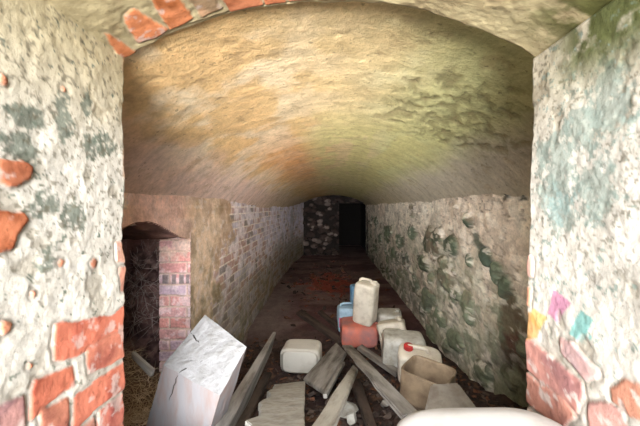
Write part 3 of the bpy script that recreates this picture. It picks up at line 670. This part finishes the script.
# long board on edge, from the middle to the front left
t0, t1 = ray(275, 331, 2.9), ray(277, 335, 2.9)
o = slab('plank', [ray(209, 432, 1.12), ray(226, 432, 1.12), ray(276, 333, 2.75), ray(273, 332, 2.75)], .17, M_wood, 'long narrow plank set on edge, rising beside the whitewashed post', 'plank', 'loose planks on the cellar floor', bev=.004, down=(-.25, 0, -1), seed=2)
slab('plank', [ray(186, 432, 1.22), ray(207, 432, 1.22), ray(246, 352, 2.2), ray(236, 350, 2.2)], .03, M_wooddark, 'dark board lying between the whitewashed post and the upright plank', 'plank', 'loose planks on the cellar floor', seed=3, down=(0, 0, -1))
slab('stick', [ray(236, 360, 3.0), ray(240, 361, 3.0), ray(249, 331, 3.25), ray(247, 331, 3.25)], .02, M_wooddark, 'thin dark stick leaning at the foot of the brick wall', 'stick', seed=4)
# wide pale slab with ragged left edge
slab('pale_board', [at_ground(240, 436, .10), at_ground(304, 436, .10), at_ground(305, 381, .08), at_ground(276, 384, .08)], .035, M_conc, 'wide pale board with ragged left edge in the foreground', 'board', rag=.022, seed=5, sub=18, bev=.003)
slab('plank', [at_ground(303, 378, .10), at_ground(324, 391, .10), at_ground(346, 352, .10), at_ground(336, 342, .10)], .03, M_wood, 'short wide grey plank beside the square white canister', 'plank', 'loose planks on the cellar floor', rag=.008, seed=6)
slab('plank', [at_ground(305, 434, .16), at_ground(330, 434, .16), at_ground(358, 369, .12), at_ground(353, 364, .12)], .025, M_woodpale, 'narrow pale plank running from the foreground to the crossing planks', 'plank', 'loose planks on the cellar floor', rag=.006, seed=7)
slab('plank', [at_ground(323, 394, .13), at_ground(327, 394, .13), at_ground(345, 362, .13), at_ground(342, 361, .13)], .02, M_wood, 'thin grey slat next to the short wide plank', 'plank', 'loose planks on the cellar floor', seed=8, bev=.002)
slab('plank', [at_ground(403, 416, .15), at_ground(420, 412, .15), at_ground(352, 345, .15), at_ground(342, 345, .15)], .018, M_wood, 'long thick grey plank running to the cut-open canister', 'plank', 'loose planks on the cellar floor', rag=.006, seed=9)
slab('plank', [at_ground(396, 374, .06), at_ground(401, 370, .06), at_ground(362, 344, .06), at_ground(357, 347, .06)], .03, M_wood, 'grey plank behind the long thick one, before the canisters', 'plank', 'loose planks on the cellar floor', seed=10)
slab('plank', [at_ground(337, 341, .05), at_ground(343, 338, .05), at_ground(302, 309, .04), at_ground(296, 312, .04)], .04, M_wooddark, 'dark damp plank left of the red canister', 'plank', 'loose planks on the cellar floor', seed=11)
slab('plank', [at_ground(350, 338, .04), at_ground(354, 336, .04), at_ground(322, 310, .04), at_ground(318, 311, .04)], .04, M_wooddark, 'dark damp plank reaching under the red canister', 'plank', 'loose planks on the cellar floor', seed=12)
slab('plank', [at_ground(368, 428, .03), at_ground(378, 428, .03), at_ground(360, 378, .04), at_ground(350, 380, .04)], .03, M_wooddark, 'dark plank under the long thick grey plank', 'plank', 'loose planks on the cellar floor', seed=13)
slab('plank', [at_ground(232, 428, .02), at_ground(244, 428, .02), at_ground(272, 372, .03), at_ground(264, 372, .03)], .03, M_wooddark, 'dark plank left of the pale board', 'plank', 'loose planks on the cellar floor', seed=14)
slab('wood_slat', [ray(131, 352, 1.55), ray(131, 358, 1.55), ray(150, 378, 1.5), ray(152, 371, 1.5)], .02, M_wood, 'pale wooden slat lying in the niche mouth', 'slat', seed=15, bev=.003)
# grey slab by the open can
slab('plastic_panel', [ray(424, 412, 1.56), ray(480, 410, 1.54), ray(458, 382, 1.74), ray(431, 382, 1.72)], .06, M_panel, 'greyish plastic panel leaning before the cut-open canister', 'panel', bev=.012, seed=16)
# broken mortar lumps
def lump(name, loc, s, mat, seed):
    bm = bmesh.new(); bmesh.ops.create_icosphere(bm, subdivisions=3, radius=1)
    rnd = random.Random(seed); pl = [(Vector((rnd.gauss(0, 1), rnd.gauss(0, 1), rnd.gauss(0, 1))).normalized(), rnd.uniform(.55, .85)) for _ in range(11)]
    for v in bm.verts:
        for n_, d_ in pl:
            q = v.co.dot(n_)
            if q > d_: v.co -= n_*(q-d_)
        v.co = Vector((v.co.x*s[0], v.co.y*s[1], v.co.z*s[2]))
    o = mesh_obj(name, bm, mat); o.location = loc; o.rotation_euler = (rnd.uniform(-.2, .2), rnd.uniform(-.2, .2), rnd.uniform(0, 6)); return o
lumps = [(346, 410, .085, .05, M_conc, 'flat pale mortar lump right of the narrow pale plank'), (341, 396, .05, .035, M_wood, 'small grey lump above the flat pale mortar lump'), (352, 418, .04, .03, M_conc, 'small pale lump at the front edge of the rubble'),
         (385, 404, .04, .02, M_wood, 'grey fragment under the long thick plank'), (262, 345, .05, .03, M_wooddark, 'dark clod beside the far end of the upright plank'), (392, 391, .035, .02, M_conc, 'pale chip near the cut-open canister'),
         (331, 402, .04, .03, M_wooddark, 'dark clod beside the narrow pale plank')]
for q, (px, py, a, b, mt, lb) in enumerate(lumps):
    p = at_ground(px, py, .03); o = lump('rubble_lump', p, (a, a*.75, b*.7), mt, 40+q); tag(o, lb, 'rubble', 'broken lumps among the planks')

# countless chips, leaves and twigs on the ground
def litter(name, n, fn, mats, label, cat, smin, smax, seed):
    rnd = random.Random(seed); bm = bmesh.new()
    for q in range(n):
        x, y = fn(rnd); z = float(floor_height(np.array([x]), np.array([y]))[0]); s = rnd.uniform(smin, smax)
        r_ = Matrix.Rotation(rnd.uniform(0, 6.28), 4, 'Z') @ Matrix.Rotation(rnd.gauss(0, .35), 4, 'X') @ Matrix.Rotation(rnd.gauss(0, .35), 4, 'Y')
        m_ = Matrix.Translation((x, y, z+s*.15)) @ r_ @ Matrix.Diagonal((s*rnd.uniform(.4, 1.6), s*.5, s*.18, 1))
        res = bmesh.ops.create_cube(bm, size=1, matrix=m_); mi = rnd.randrange(len(mats))
        for v in res['verts']:
            v.co += Vector((rnd.gauss(0, 1), rnd.gauss(0, 1), rnd.gauss(0, .5)))*s*.12
            for f in v.link_faces: f.material_index = mi
    o = mesh_obj(name, bm, mats[0])
    for m_ in mats[1:]: o.data.materials.append(m_)
    tag(o, label, cat, kind='stuff'); return o
M_leaf = mat_plain('brown_litter', (112, 76, 56), .9, (70, 48, 38), 40, .3)
M_rust = mat_plain('reddish_chips', (120, 66, 52), .9, (96, 52, 42), 30, .3)
M_leaf2 = mat_plain('dark_litter', (62, 50, 44), .9, (40, 32, 30), 40, .3)
litter('wood_debris', 1900, lambda r: (r.uniform(-.85, 1.1), r.uniform(1.15, 3.6)), [M_leaf2, M_leaf, M_leaf2, M_wooddark], 'dark chips and dead leaves strewn between the planks', 'debris', .012, .045, 61)
litter('brick_chips', 260, lambda r: (r.gauss(-.05, .45), r.gauss(6.2, 1.0)), [M_rust, M_leaf2, M_leaf], 'reddish crumbled brick chips on the cellar floor', 'debris', .02, .09, 62)

# dry grass and earth in the niche, roots hanging
def straws(name, n, fn, r, mat, label, cat, seed):
    rnd = random.Random(seed); bm = bmesh.new()
    for q in range(n):
        p, d, L_ = fn(rnd); pts = []
        for k in range(5):
            pts.append(p.copy()); p = p+d*L_/4; d = (d+Vector((rnd.gauss(0, .3), rnd.gauss(0, .3), rnd.gauss(0, .25)))).normalized()
        tube(bm, pts, [r, r, r*.8, r*.6, r*.3], 4)
    o = mesh_obj(name, bm, mat); tag(o, label, cat, kind='stuff'); return o
M_straw = mat_plain('dry_straw', (200, 180, 154), .9, (140, 122, 102), 30, .2)
M_root = mat_plain('pale_root', (190, 172, 164), .9, (90, 74, 68), 30, .2)
def fn_h(r):
    x = r.uniform(-1.3, -.72); y = r.uniform(1.25, 2.05)
    z = float(floor_height(np.array([x]), np.array([y]))[0])+.34*float(ss(-.95, -1.35, x)*ss(2.7, 1.9, y))
    return Vector((x, y, z+r.uniform(0, .05))), Vector((r.gauss(0, 1), r.gauss(0, 1), r.gauss(.1, .3))).normalized(), r.uniform(.05, .13)
straws('dry_grass', 1300, fn_h, .0016, M_straw, 'heap of dry grass on the ground at the niche mouth', 'dry grass', 71)
def fn_r(r):
    x = r.uniform(-1.6, -1.1); return Vector((x, r.uniform(2.35, 2.55), r.uniform(-.9, -.08))), Vector((r.gauss(0, .6), r.gauss(-.1, .2), r.gauss(-.6, .6))).normalized(), r.uniform(.08, .35)
straws('dry_roots', 150, fn_r, .0028, M_root, 'thin dry roots hanging in the dark wall niche', 'roots', 72)

# big white rounded container in the foreground right
def container():
    t = empty('white_container', (.310, .58, -.762)); tag(t, 'large white rounded plastic container in the foreground by the right jamb', 'container')
    bm = bmesh.new(); rings = []
    prof = [(0, .86), (.02, .95), (.06, 1), (.12, 1), (.14, 1.015), (.16, 1), (.27, 1), (.30, .985), (.33, .97), (.348, .935), (.362, .87), (.374, .75), (.381, .52), (.384, .2)]
    for z, q in prof: rings.append(se_ring(bm, 0.385*q, .26*q, z*.90, 56, 4.0))
    for a, b in zip(rings[:-1], rings[1:]): bridge(bm, a, b)
    bm.faces.new(rings[0][::-1]); bm.faces.new(rings[-1])
    for v in bm.verts:
        v.co.z -= .012*ss(.05, .2, v.co.x)*ss(.2, .35, v.co.z); v.co.z += (float(fbm(v.co.x*6, v.co.y*6, 0, 900, 2))-.5)*.012*(v.co.z > .3)
    mesh_obj('body', bm, M_tub, t, True)
container()
